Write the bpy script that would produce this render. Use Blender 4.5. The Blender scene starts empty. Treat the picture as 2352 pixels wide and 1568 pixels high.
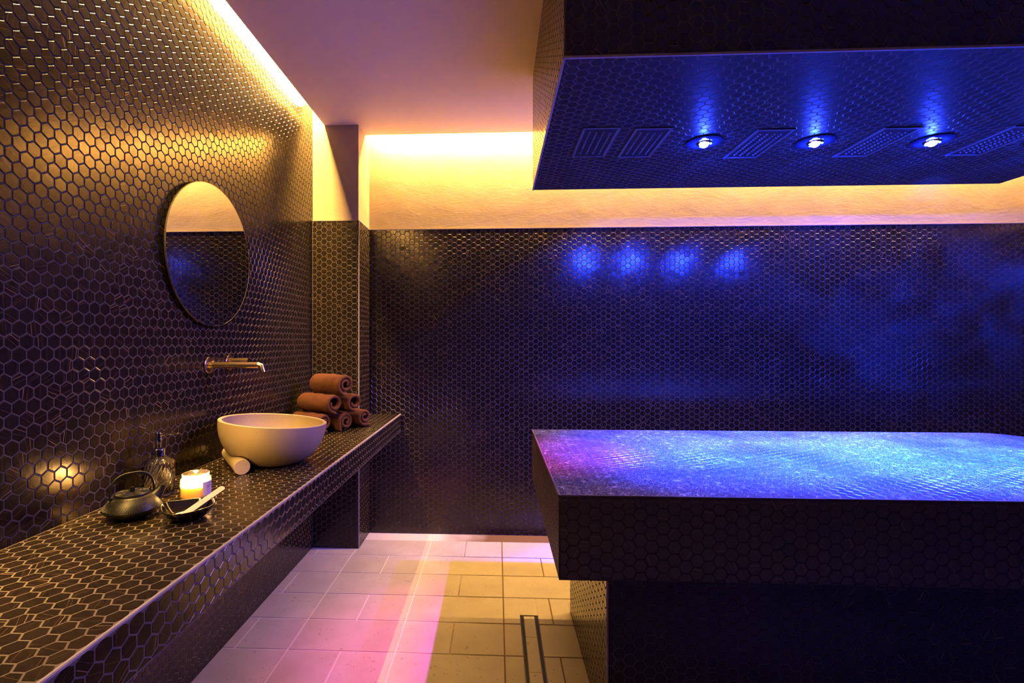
import bpy, bmesh, math, random
import numpy as np
from mathutils import Vector, Matrix, noise

random.seed(7)
rng = np.random.default_rng(11)
scene = bpy.context.scene
COL = scene.collection

# ------------------------------------------------------------------ camera
CAM = Vector((1.17, 0.0, 1.3015))
FPX, YAW, CX, CY = 1116.37, 0.0443, 1091.51, 785.84
cd = bpy.data.cameras.new('camera')
cd.sensor_width = 36.0
cd.lens = 36.0 * FPX / 2352.0
cd.shift_x = (1176.0 - CX) / 2352.0
cd.shift_y = (CY - 784.0) / 2352.0
cd.clip_start = 0.02
cam = bpy.data.objects.new('camera', cd)
cam.location = CAM
cam.rotation_euler = (math.pi / 2, 0, YAW)
COL.objects.link(cam)
scene.camera = cam

# ------------------------------------------------------------------ world, colour management, light levels
w = bpy.data.worlds.new('world')
scene.world = w
w.use_nodes = True
w.node_tree.nodes['Background'].inputs[0].default_value = (0.0, 0.0, 0.0, 1)
w.node_tree.nodes['Background'].inputs[1].default_value = 0.0
scene.view_settings.view_transform = 'Standard'
scene.view_settings.look = 'None'
scene.view_settings.exposure = 0.0
scene.view_settings.gamma = 1.0
scene.view_settings.use_curve_mapping = False
scene.cycles.max_bounces = 6
scene.cycles.diffuse_bounces = 3
scene.cycles.glossy_bounces = 3
scene.cycles.transmission_bounces = 6
scene.cycles.volume_bounces = 0
scene.cycles.caustics_reflective = False
scene.cycles.caustics_refractive = False
scene.cycles.sample_clamp_indirect = 6.0
scene.cycles.blur_glossy = 0.5
scene.cycles.adaptive_threshold = 0.02

WARM = (1.0, 0.57, 0.145)
STRIP_L, STRIP_B = 720.0, 980.0          # emission strength of the two cove LED strips
BLUE = (0.008, 0.031, 1.0)
VIOLET = (0.34, 0.20, 1.0)
P_BLUE, P_MID, P_WIDE, P_PINK, P_CYAN, P_HALO = 6200.0, 52.0, 75.0, 320.0, 230.0, 5.0   # watts per downlight chip
P_CANDLE = 1.6

# ------------------------------------------------------------------ layout (metres)
XR, YB, YF = 4.72, 3.292, -1.6         # right wall, back wall, wall behind the camera
ZT, ZC, ZS = 2.073, 2.679, 2.86        # top of the tiles, ceiling panel, cove soffit
YCOL, XCOL = 3.036, 0.299              # column
GX, GY = 0.0766, 0.092                 # cove gaps
CZ1, CZ0, CXF = 0.8117, 0.697, 0.5146  # counter
TX0, TX1, TY0, TY1, TZ0, TZ1 = 1.352, 3.66, 1.430, 2.506, 0.607, 0.855   # table slab
PX0, PX1, PY0, PY1 = 1.524, 3.49, 1.576, 2.363                           # pedestal
HX0, HX1, HY0, HY1, HZ = 1.358, 3.672, 1.3595, 2.535, 2.092              # canopy
P, GAP, TH = 0.0373, 0.0036, 0.0013    # hex pitch, joint, tile thickness


# ------------------------------------------------------------------ helpers
def link(o, parent=None, keep=True):
    COL.objects.link(o)
    if parent is not None:
        o.parent = parent
        if keep:
            o.matrix_parent_inverse = Matrix.Translation(-Vector(parent.location))
    return o


def tag(o, label=None, cat=None, group=None, kind=None):
    if label: o['label'] = label
    if cat: o['category'] = cat
    if group: o['group'] = group
    if kind: o['kind'] = kind
    return o


def empty(name, loc, label, cat, group=None, rz=0.0):
    o = bpy.data.objects.new(name, None)
    o.location = loc
    o.rotation_euler = (0, 0, rz)
    o.empty_display_size = 0.05
    COL.objects.link(o)
    return tag(o, label, cat, group)


def mesh_obj(name, verts, faces, mat, parent=None, keep=True, smooth=False):
    me = bpy.data.meshes.new(name)
    me.from_pydata([tuple(v) for v in verts], [], [tuple(f) for f in faces])
    me.update()
    if smooth:
        me.polygons.foreach_set('use_smooth', [True] * len(me.polygons))
    if mat: me.materials.append(mat)
    return link(bpy.data.objects.new(name, me), parent, keep)


def bm_obj(name, bm, mat, parent=None, keep=True, smooth=False, angle=None):
    me = bpy.data.meshes.new(name)
    bmesh.ops.recalc_face_normals(bm, faces=bm.faces)
    bm.to_mesh(me)
    bm.free()
    if smooth:
        me.polygons.foreach_set('use_smooth', [True] * len(me.polygons))
        if angle:
            try:
                me.set_sharp_from_angle(angle=math.radians(angle))
            except Exception:
                pass
    if mat: me.materials.append(mat)
    return link(bpy.data.objects.new(name, me), parent, keep)


def bm_box(bm, a, b, bev=0.0):
    x0, y0, z0 = a
    x1, y1, z1 = b
    vs = [bm.verts.new(c) for c in ((x0, y0, z0), (x1, y0, z0), (x1, y1, z0), (x0, y1, z0),
                                    (x0, y0, z1), (x1, y0, z1), (x1, y1, z1), (x0, y1, z1))]
    fs = [bm.faces.new([vs[i] for i in f]) for f in ((3, 2, 1, 0), (4, 5, 6, 7), (0, 1, 5, 4), (1, 2, 6, 5), (2, 3, 7, 6), (3, 0, 4, 7))]
    if bev:
        es = list({e for f in fs for e in f.edges})
        bmesh.ops.bevel(bm, geom=es, offset=bev, segments=2, affect='EDGES')


def box(name, a, b, mat, parent=None, bev=0.0, keep=True):
    bm = bmesh.new()
    bm_box(bm, a, b, bev)
    return bm_obj(name, bm, mat, parent, keep)


def lathe_data(prof, n=48, fr=None):
    """prof: list of (r, z). fr(theta, r, z)->r. returns verts, faces"""
    V, F, rows = [], [], []
    for r, z in prof:
        if r < 1e-6:
            rows.append([len(V)])
            V.append((0, 0, z))
        else:
            row = []
            for k in range(n):
                t = 2 * math.pi * k / n
                rr = fr(t, r, z) if fr else r
                row.append(len(V))
                V.append((rr * math.cos(t), rr * math.sin(t), z))
            rows.append(row)
    for a, b in zip(rows[:-1], rows[1:]):
        for k in range(n):
            k2 = (k + 1) % n
            if len(a) == 1 and len(b) == 1:
                continue
            if len(a) == 1:
                F.append((a[0], b[k2], b[k]))
            elif len(b) == 1:
                F.append((a[k], a[k2], b[0]))
            else:
                F.append((a[k], a[k2], b[k2], b[k]))
    return V, F


def lathe(name, prof, mat, parent, n=48, fr=None, smooth=True, angle=35, mx=None):
    V, F = lathe_data(prof, n, fr)
    if mx: V = [mx @ Vector(v) for v in V]
    bm = bmesh.new()
    vs = [bm.verts.new(v) for v in V]
    for f in F:
        bm.faces.new([vs[i] for i in f])
    return bm_obj(name, bm, mat, parent, keep=False, smooth=smooth, angle=angle)


def tube(bm, pts, rad, n=12, cap=True):
    pts = [Vector(p) for p in pts]
    rads = rad if isinstance(rad, (list, tuple)) else [rad] * len(pts)
    rows, up = [], None
    for i, p in enumerate(pts):
        d = (pts[min(i + 1, len(pts) - 1)] - pts[max(i - 1, 0)]).normalized()
        if up is None:
            up = Vector((0, 0, 1)) if abs(d.z) < 0.9 else Vector((1, 0, 0))
        s = d.cross(up).normalized()
        up = s.cross(d).normalized()
        rows.append([bm.verts.new(p + rads[i] * (math.cos(2 * math.pi * k / n) * s + math.sin(2 * math.pi * k / n) * up)) for k in range(n)])
    for a, b in zip(rows[:-1], rows[1:]):
        for k in range(n):
            bm.faces.new((a[k], a[(k + 1) % n], b[(k + 1) % n], b[k]))
    if cap:
        bm.faces.new(rows[0])
        bm.faces.new(rows[-1])


# ------------------------------------------------------------------ materials
def new_mat(name):
    m = bpy.data.materials.new(name)
    m.use_nodes = True
    nt = m.node_tree
    return m, nt, nt.nodes['Principled BSDF']


def N(nt, typ, **kw):
    n = nt.nodes.new(typ)
    for k, v in kw.items():
        if k.startswith('i_'):
            key = k[2:]
            key = int(key) if key.isdigit() else key.replace('_', ' ')
            n.inputs[key].default_value = v
        else:
            setattr(n, k, v)
    return n


def ramp(nt, fac, stops):
    r = nt.nodes.new('ShaderNodeValToRGB')
    e = r.color_ramp.elements
    while len(e) < len(stops):
        e.new(0.5)
    for el, (p, c) in zip(e, stops):
        el.position = p
        el.color = (*c, 1) if len(c) == 3 else c
    nt.links.new(fac, r.inputs[0])
    return r


def plain(name, color, rough=0.5, metal=0.0, **kw):
    m, nt, b = new_mat(name)
    b.inputs['Base Color'].default_value = (*color, 1)
    b.inputs['Roughness'].default_value = rough
    b.inputs['Metallic'].default_value = metal
    for k, v in kw.items():
        b.inputs[k.replace('_', ' ')].default_value = v
    return m


def emission(name, color, strength):
    m = bpy.data.materials.new(name)
    m.use_nodes = True
    nt = m.node_tree
    nt.nodes.clear()
    e = N(nt, 'ShaderNodeEmission')
    e.inputs[0].default_value = (*color, 1)
    e.inputs[1].default_value = strength
    o = N(nt, 'ShaderNodeOutputMaterial')
    nt.links.new(e.outputs[0], o.inputs[0])
    return m


def tile_material(name, wet=False, matte=False, fog=False):
    """dark bronze hex tile: brushed grain along one lattice direction, sparse gold streaks. UV x runs across the grain, 1 unit = 1 m."""
    m, nt, b = new_mat(name)
    L = nt.links
    uv = N(nt, 'ShaderNodeUVMap')
    mp = N(nt, 'ShaderNodeMapping')
    mp.inputs['Scale'].default_value = (700, 40, 1)
    L.new(uv.outputs[0], mp.inputs[0])
    grain = N(nt, 'ShaderNodeTexNoise', i_Scale=1.0, i_Detail=2.0)
    L.new(mp.outputs[0], grain.inputs['Vector'])
    sep = N(nt, 'ShaderNodeSeparateXYZ')
    L.new(uv.outputs[0], sep.inputs[0])

    def math_(op, a=None, b=None, c=None):
        n_ = N(nt, 'ShaderNodeMath', operation=op)
        for k, v in enumerate((a, b, c)):
            if v is None: continue
            if isinstance(v, (int, float)): n_.inputs[k].default_value = v
            else: L.new(v, n_.inputs[k])
        return n_.outputs[0]
    # every tile sits in its own cell of UV space (0.37 x 0.31): cell index -> random numbers, remainder -> place on the tile
    iu = math_('ROUND', math_('DIVIDE', sep.outputs[0], 0.37))
    iv = math_('ROUND', math_('DIVIDE', sep.outputs[1], 0.31))
    lu = math_('SUBTRACT', sep.outputs[0], math_('MULTIPLY', iu, 0.37))
    lv = math_('SUBTRACT', sep.outputs[1], math_('MULTIPLY', iv, 0.31))
    cb = N(nt, 'ShaderNodeCombineXYZ')
    L.new(iu, cb.inputs[0])
    L.new(iv, cb.inputs[1])
    wn = N(nt, 'ShaderNodeTexWhiteNoise', noise_dimensions='2D')
    L.new(cb.outputs[0], wn.inputs['Vector'])
    rgb = N(nt, 'ShaderNodeSeparateColor')
    L.new(wn.outputs['Color'], rgb.inputs[0])
    lean = math_('MULTIPLY_ADD', lv, math_('MULTIPLY_ADD', rgb.outputs[2], 0.3, -0.15), lu)

    def streak(pos_rnd, show, half, amp):
        d_ = math_('ABSOLUTE', math_('SUBTRACT', lean, math_('MULTIPLY_ADD', pos_rnd, 0.024, -0.012)))
        m_ = N(nt, 'ShaderNodeMapRange', i_1=half * 0.6, i_2=half * 1.3, i_3=amp, i_4=0.0)
        L.new(d_, m_.inputs[0])
        return math_('MULTIPLY', m_.outputs[0], show)
    gold = streak(rgb.outputs[0], math_('MULTIPLY', math_('GREATER_THAN', wn.outputs['Value'], 0.74), math_('MULTIPLY_ADD', rgb.outputs[1], 0.7, 0.3)), 0.0007, 1.0)
    thin1 = streak(rgb.outputs[1], math_('GREATER_THAN', rgb.outputs[0], 0.45), 0.0004, 0.22)
    thin2 = streak(rgb.outputs[2], math_('GREATER_THAN', rgb.outputs[1], 0.5), 0.0004, 0.16)
    streaks = math_('MAXIMUM', gold, math_('MAXIMUM', thin1, thin2))
    base = ramp(nt, grain.outputs[0], [(0.3, (0.0055, 0.0040, 0.0032)), (0.72, (0.019, 0.0135, 0.009))])
    mx = N(nt, 'ShaderNodeMix', data_type='RGBA')
    mx.inputs[7].default_value = (0.34, 0.205, 0.105, 1)
    L.new(base.outputs[0], mx.inputs[6])
    L.new(streaks, mx.inputs[0])
    out_col = mx.outputs[2]
    rr = N(nt, 'ShaderNodeMapRange', i_1=0.3, i_2=0.75, i_3=0.14, i_4=0.25)
    L.new(grain.outputs[0], rr.inputs[0])
    out_rough = rr.outputs[0]
    bmp = N(nt, 'ShaderNodeBump', i_Strength=0.12, i_Distance=0.0006)
    L.new(grain.outputs[0], bmp.inputs['Height'])
    nrm = bmp.outputs[0]
    if wet:
        geo = N(nt, 'ShaderNodeNewGeometry')
        # condensation: fine droplets everywhere, denser in patches, with wet-tile reflections painted in as pale pools
        def nz_(scale, det, lo, hi):
            n_ = N(nt, 'ShaderNodeTexNoise', i_Scale=scale, i_Detail=det, i_Roughness=0.6)
            L.new(geo.outputs['Position'], n_.inputs['Vector'])
            m_ = N(nt, 'ShaderNodeMapRange', i_1=lo, i_2=hi, i_3=0.0, i_4=1.0)
            L.new(n_.outputs[0], m_.inputs[0])
            return n_, m_
        n1, patch = nz_(2.4, 3.0, 0.36, 0.58)
        n2, drops = nz_(300.0, 2.0, 0.54, 0.62)
        n3, glints = nz_(34.0, 3.0, 0.585, 0.65)
        mxp = N(nt, 'ShaderNodeMath', operation='MAXIMUM')
        L.new(drops.outputs[0], mxp.inputs[0])
        L.new(glints.outputs[0], mxp.inputs[1])
        film = N(nt, 'ShaderNodeMath', operation='MULTIPLY')
        L.new(mxp.outputs[0], film.inputs[0])
        L.new(patch.outputs[0], film.inputs[1])
        sm = n2
        mw = N(nt, 'ShaderNodeMix', data_type='RGBA')
        mw.inputs[7].default_value = (0.27, 0.28, 0.29, 1)
        lift = N(nt, 'ShaderNodeMix', data_type='RGBA')
        lift.inputs[0].default_value = 0.09
        lift.inputs[7].default_value = (0.30, 0.30, 0.31, 1)
        L.new(out_col, lift.inputs[6])
        L.new(lift.outputs[2], mw.inputs[6])
        L.new(film.outputs[0], mw.inputs[0])
        out_col = mw.outputs[2]
        rw = N(nt, 'ShaderNodeMix', data_type='FLOAT')
        rw.inputs[2].default_value = 0.20
        rw.inputs[3].default_value = 0.34
        L.new(film.outputs[0], rw.inputs[0])
        out_rough = rw.outputs[0]
        b2 = N(nt, 'ShaderNodeBump', i_Strength=0.22, i_Distance=0.0006)
        L.new(sm.outputs[0], b2.inputs['Height'])
        L.new(nrm, b2.inputs['Normal'])
        nrm = b2.outputs[0]
    if fog:
        rr.inputs[3].default_value, rr.inputs[4].default_value = 0.36, 0.50
        base.color_ramp.elements[0].color = (0.012, 0.011, 0.010, 1)
        base.color_ramp.elements[1].color = (0.030, 0.026, 0.024, 1)
    if matte:
        rr.inputs[3].default_value, rr.inputs[4].default_value = 0.5, 0.68
        base.color_ramp.elements[0].color = (0.030, 0.025, 0.022, 1)
        base.color_ramp.elements[1].color = (0.075, 0.062, 0.053, 1)
    L.new(out_col, b.inputs['Base Color'])
    L.new(out_rough, b.inputs['Roughness'])
    L.new(nrm, b.inputs['Normal'])
    b.inputs['Specular IOR Level'].default_value = 0.3 if fog else 0.5
    b.inputs['Specular Tint'].default_value = (1.0, 0.86, 0.68, 1)
    return m


def grout_material(name, c0, c1, wet=False):
    m, nt, b = new_mat(name)
    geo = N(nt, 'ShaderNodeNewGeometry')
    n1 = N(nt, 'ShaderNodeTexNoise', i_Scale=9.0, i_Detail=4.0)
    nt.links.new(geo.outputs['Position'], n1.inputs['Vector'])
    r = ramp(nt, n1.outputs[0], [(0.3, c0), (0.7, c1)])
    nt.links.new(r.outputs[0], b.inputs['Base Color'])
    b.inputs['Roughness'].default_value = 0.35 if wet else 0.8
    n2 = N(nt, 'ShaderNodeTexNoise', i_Scale=900.0, i_Detail=2.0)
    nt.links.new(geo.outputs['Position'], n2.inputs['Vector'])
    bp = N(nt, 'ShaderNodeBump', i_Strength=0.25, i_Distance=0.0006)
    nt.links.new(n2.outputs[0], bp.inputs['Height'])
    nt.links.new(bp.outputs[0], b.inputs['Normal'])
    return m


def plaster_material(name, c0, c1):
    m, nt, b = new_mat(name)
    L = nt.links
    geo = N(nt, 'ShaderNodeNewGeometry')
    n0 = N(nt, 'ShaderNodeTexNoise', i_Scale=1.7, i_Detail=3.0)
    L.new(geo.outputs['Position'], n0.inputs['Vector'])
    r = ramp(nt, n0.outputs[0], [(0.3, c0), (0.72, c1)])
    L.new(r.outputs[0], b.inputs['Base Color'])
    b.inputs['Roughness'].default_value = 0.62
    # trowel strokes: stretched noise turned by a slow field
    rot = N(nt, 'ShaderNodeMapping')
    rot.inputs['Rotation'].default_value = (0.0, 0.5, 0.35)
    rot.inputs['Scale'].default_value = (24, 40, 85)
    n3 = N(nt, 'ShaderNodeTexNoise', i_Scale=1.3, i_Detail=1.0)
    L.new(geo.outputs['Position'], n3.inputs['Vector'])
    mixv = N(nt, 'ShaderNodeVectorMath', operation='MULTIPLY_ADD')
    mixv.inputs[1].default_value = (0.42, 0.42, 0.42)
    L.new(n3.outputs['Color'], mixv.inputs[0])
    L.new(geo.outputs['Position'], mixv.inputs[2])
    L.new(mixv.outputs[0], rot.inputs[0])
    st = N(nt, 'ShaderNodeTexNoise', i_Scale=1.0, i_Detail=3.0, i_Roughness=0.55)
    L.new(rot.outputs[0], st.inputs['Vector'])
    lo = N(nt, 'ShaderNodeTexNoise', i_Scale=7.0, i_Detail=4.0)
    L.new(geo.outputs['Position'], lo.inputs['Vector'])
    b1 = N(nt, 'ShaderNodeBump', i_Strength=0.20, i_Distance=0.004)
    L.new(st.outputs[0], b1.inputs['Height'])
    b2 = N(nt, 'ShaderNodeBump', i_Strength=0.25, i_Distance=0.012)
    L.new(lo.outputs[0], b2.inputs['Height'])
    L.new(b1.outputs[0], b2.inputs['Normal'])
    L.new(b2.outputs[0], b.inputs['Normal'])
    return m


def stone_material(name, c0, c1, scale=6.0, rough=0.5, speck=None, bump=0.15):
    m, nt, b = new_mat(name)
    L = nt.links
    tc = N(nt, 'ShaderNodeTexCoord')
    oi = N(nt, 'ShaderNodeObjectInfo')
    ad = N(nt, 'ShaderNodeVectorMath', operation='MULTIPLY_ADD')
    ad.inputs[1].default_value = (37.0, 19.0, 11.0)
    cmb = N(nt, 'ShaderNodeCombineXYZ')
    for k in range(3):
        L.new(oi.outputs['Random'], cmb.inputs[k])
    L.new(cmb.outputs[0], ad.inputs[0])
    L.new(tc.outputs['Object'], ad.inputs[2])
    n0 = N(nt, 'ShaderNodeTexNoise', i_Scale=scale, i_Detail=6.0, i_Roughness=0.6)
    L.new(ad.outputs[0], n0.inputs['Vector'])
    r = ramp(nt, n0.outputs[0], [(0.3, c0), (0.72, c1)])
    col = r.outputs[0]
    if speck:
        v = N(nt, 'ShaderNodeTexNoise', i_Scale=speck, i_Detail=1.0)
        L.new(ad.outputs[0], v.inputs['Vector'])
        sr = N(nt, 'ShaderNodeMapRange', i_1=0.70, i_2=0.76, i_3=0.0, i_4=0.55)
        L.new(v.outputs[0], sr.inputs[0])
        mx = N(nt, 'ShaderNodeMix', data_type='RGBA')
        mx.inputs[7].default_value = (c0[0] * 0.35, c0[1] * 0.3, c0[2] * 0.25, 1)
        L.new(sr.outputs[0], mx.inputs[0])
        L.new(col, mx.inputs[6])
        col = mx.outputs[2]
    L.new(col, b.inputs['Base Color'])
    b.inputs['Roughness'].default_value = rough
    nb = N(nt, 'ShaderNodeTexNoise', i_Scale=scale * 18, i_Detail=4.0)
    L.new(ad.outputs[0], nb.inputs['Vector'])
    bp = N(nt, 'ShaderNodeBump', i_Strength=bump, i_Distance=0.002)
    L.new(nb.outputs[0], bp.inputs['Height'])
    L.new(bp.outputs[0], b.inputs['Normal'])
    return m


M_TILE = tile_material('bronze_hex_tile')
M_WET = tile_material('wet_hex_tile', wet=True)
M_FOG = tile_material('fogged_hex_tile', fog=True)
M_MATTE = tile_material('dusty_hex_tile', matte=True)
M_DGROUT = grout_material('dark_slab_grout', (0.010, 0.009, 0.008), (0.022, 0.019, 0.017))
M_GROUT = grout_material('grey_brown_grout', (0.058, 0.046, 0.040), (0.092, 0.074, 0.064))
M_CGROUT = grout_material('counter_grout', (0.085, 0.069, 0.054), (0.125, 0.102, 0.082))
M_WGROUT = grout_material('wet_grout', (0.06, 0.05, 0.05), (0.12, 0.10, 0.10), wet=True)
M_EDGE = grout_material('pale_edge_bead', (0.27, 0.24, 0.22), (0.38, 0.34, 0.31))
M_PLASTER = plaster_material('ochre_plaster', (0.35, 0.272, 0.165), (0.42, 0.33, 0.21))
M_CEIL = plaster_material('ceiling_plaster', (0.80, 0.655, 0.40), (0.86, 0.71, 0.45))
M_FLOOR = stone_material('limestone_floor_tile', (0.48, 0.41, 0.31), (0.61, 0.53, 0.415), scale=5.0, rough=0.48, speck=60.0)
M_FGROUT = grout_material('floor_grout', (0.30, 0.22, 0.14), (0.52, 0.45, 0.38))
# joints on the walkway are clean and pale, those round the drain stained brown
_nt = M_FGROUT.node_tree
_geo = N(_nt, 'ShaderNodeNewGeometry')
_sx = N(_nt, 'ShaderNodeSeparateXYZ')
_nt.links.new(_geo.outputs['Position'], _sx.inputs[0])
_ns = N(_nt, 'ShaderNodeTexNoise', i_Scale=5.0, i_Detail=3.0)
_nt.links.new(_geo.outputs['Position'], _ns.inputs['Vector'])
_ad = N(_nt, 'ShaderNodeMath', operation='MULTIPLY_ADD', i_1=0.35)
_nt.links.new(_ns.outputs[0], _ad.inputs[0])
_nt.links.new(_sx.outputs[0], _ad.inputs[2])
_rp = ramp(_nt, _ad.outputs[0], [(0.98, (0.72, 0.64, 0.54)), (1.0, (0.16, 0.085, 0.03))])
_mr = N(_nt, 'ShaderNodeMapRange', i_1=0.95, i_2=1.25, i_3=0.0, i_4=1.0)
_nt.links.new(_ad.outputs[0], _mr.inputs[0])
_rp.color_ramp.elements[0].position = 0.0
_nt.links.new(_mr.outputs[0], _rp.inputs[0])
_nt.links.new(_rp.outputs[0], _nt.nodes['Principled BSDF'].inputs['Base Color'])
M_DARK = plain('dark_wall_paint', (0.02, 0.017, 0.015), 0.7)
M_BLACK = plain('black_recess', (0.004, 0.004, 0.004), 0.6)

# ------------------------------------------------------------------ hex tile system
OCC = [((0, -1, CZ0), (CXF, YB, CZ1)), ((TX0, TY0, TZ0), (TX1, TY1, TZ1)), ((PX0, PY0, 0), (PX1, PY1, TZ0)),
       ((HX0, HY0, HZ), (HX1, HY1, ZC)), ((0, YCOL, 0), (XCOL, YB, ZC))]


def project(p):
    d = Vector(p) - CAM
    c, s = math.cos(-YAW), math.sin(-YAW)
    x = d.x * c - d.y * s
    y = d.x * s + d.y * c
    if y < 0.05: return None
    return CX + FPX * x / y, CY - FPX * d.z / y, y


def blocked(p, n):
    p = Vector(p) + Vector(n) * 0.006
    d = CAM - p
    for a, b in OCC:
        t0, t1 = 0.0, 1.0
        ok = True
        for k in range(3):
            if abs(d[k]) < 1e-9:
                if not (a[k] < p[k] < b[k]): ok = False; break
            else:
                u, v = (a[k] - p[k]) / d[k], (b[k] - p[k]) / d[k]
                if u > v: u, v = v, u
                t0, t1 = max(t0, u), min(t1, v)
                if t0 >= t1: ok = False; break
        if ok: return True
    return False


def clip_poly(poly, conv):
    out = poly
    n = len(conv)
    for i in range(n):
        ax, ay = conv[i]
        bx, by = conv[(i + 1) % n]
        inp, out = out, []
        if not inp: return []
        def side(q): return (bx - ax) * (q[1] - ay) - (by - ay) * (q[0] - ax)
        for j in range(len(inp)):
            a, b = inp[j], inp[(j + 1) % len(inp)]
            sa, sb = side(a), side(b)
            if sa >= 0: out.append(a)
            if (sa >= 0) != (sb >= 0):
                t = sa / (sa - sb)
                out.append((a[0] + t * (b[0] - a[0]), a[1] + t * (b[1] - a[1])))
    return out


def inset_poly(poly, d):
    """move each edge of a convex ccw polygon inwards by d"""
    n = len(poly)
    res = []
    for i in range(n):
        p0, p1, p2 = Vector(poly[i - 1]), Vector(poly[i]), Vector(poly[(i + 1) % n])
        e1, e2 = (p1 - p0), (p2 - p1)
        if e1.length < 1e-9 or e2.length < 1e-9:
            res.append(tuple(p1)); continue
        e1.normalize(); e2.normalize()
        n1, n2 = Vector((-e1.y, e1.x)), Vector((-e2.y, e2.x))
        bis = n1 + n2
        den = 1 + n1.dot(n2)
        res.append(tuple(p1 + bis * (d / max(den, 0.25))))
    return res


R_HEX = (P - GAP) / math.sqrt(3)
HEX_V = [(R_HEX * math.cos(math.radians(90 + 60 * k)), R_HEX * math.sin(math.radians(90 + 60 * k))) for k in range(6)]
BEV = 0.0010


def tile_geo(poly, slope, th=TH):
    """local verts (u, v, n) and faces of one tile with a ccw outline"""
    n = len(poly)
    bev = min(BEV, th * 0.8)
    inner = inset_poly(poly, bev)
    cu = sum(q[0] for q in poly) / n
    cv = sum(q[1] for q in poly) / n
    def h(q): return th + slope[0] * (q[0] - cu) + slope[1] * (q[1] - cv)
    V = [(q[0], q[1], -0.0006) for q in poly] + [(q[0], q[1], h(q) - bev * 0.75) for q in poly] + [(q[0], q[1], h(q)) for q in inner]
    F = [tuple(range(2 * n, 3 * n))]
    for k in range(n):
        j = (k + 1) % n
        F.append((n + k, n + j, 2 * n + j, 2 * n + k))
        F.append((k, j, n + j, n + k))
    return V, F


def grain_uv(u, v, rot, off):
    c, s = math.cos(rot), math.sin(rot)
    return (c * u + s * v + off[0], -s * u + c * v + off[1])


VARIANTS = {}


def variant(i, mat, th):
    key = (i, mat.name, th)
    if key not in VARIANTS:
        r = random.Random(100 + i)
        V, F = tile_geo(HEX_V, (r.gauss(0, 0.0055), r.gauss(0, 0.0055)), th)
        me = bpy.data.meshes.new('hex_tile')
        me.from_pydata(V, [], F)
        uvl = me.uv_layers.new(name='UVMap')
        off = ((i * 7 + 3) * 0.37, (i * 5 + 2) * 0.31)
        for lp in me.loops:
            q = V[lp.vertex_index]
            uvl.data[lp.index].uv = grain_uv(q[0], q[1], math.radians(r.gauss(0, 4)), off)
        me.materials.append(mat)
        VARIANTS[key] = me
    return VARIANTS[key]


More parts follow.
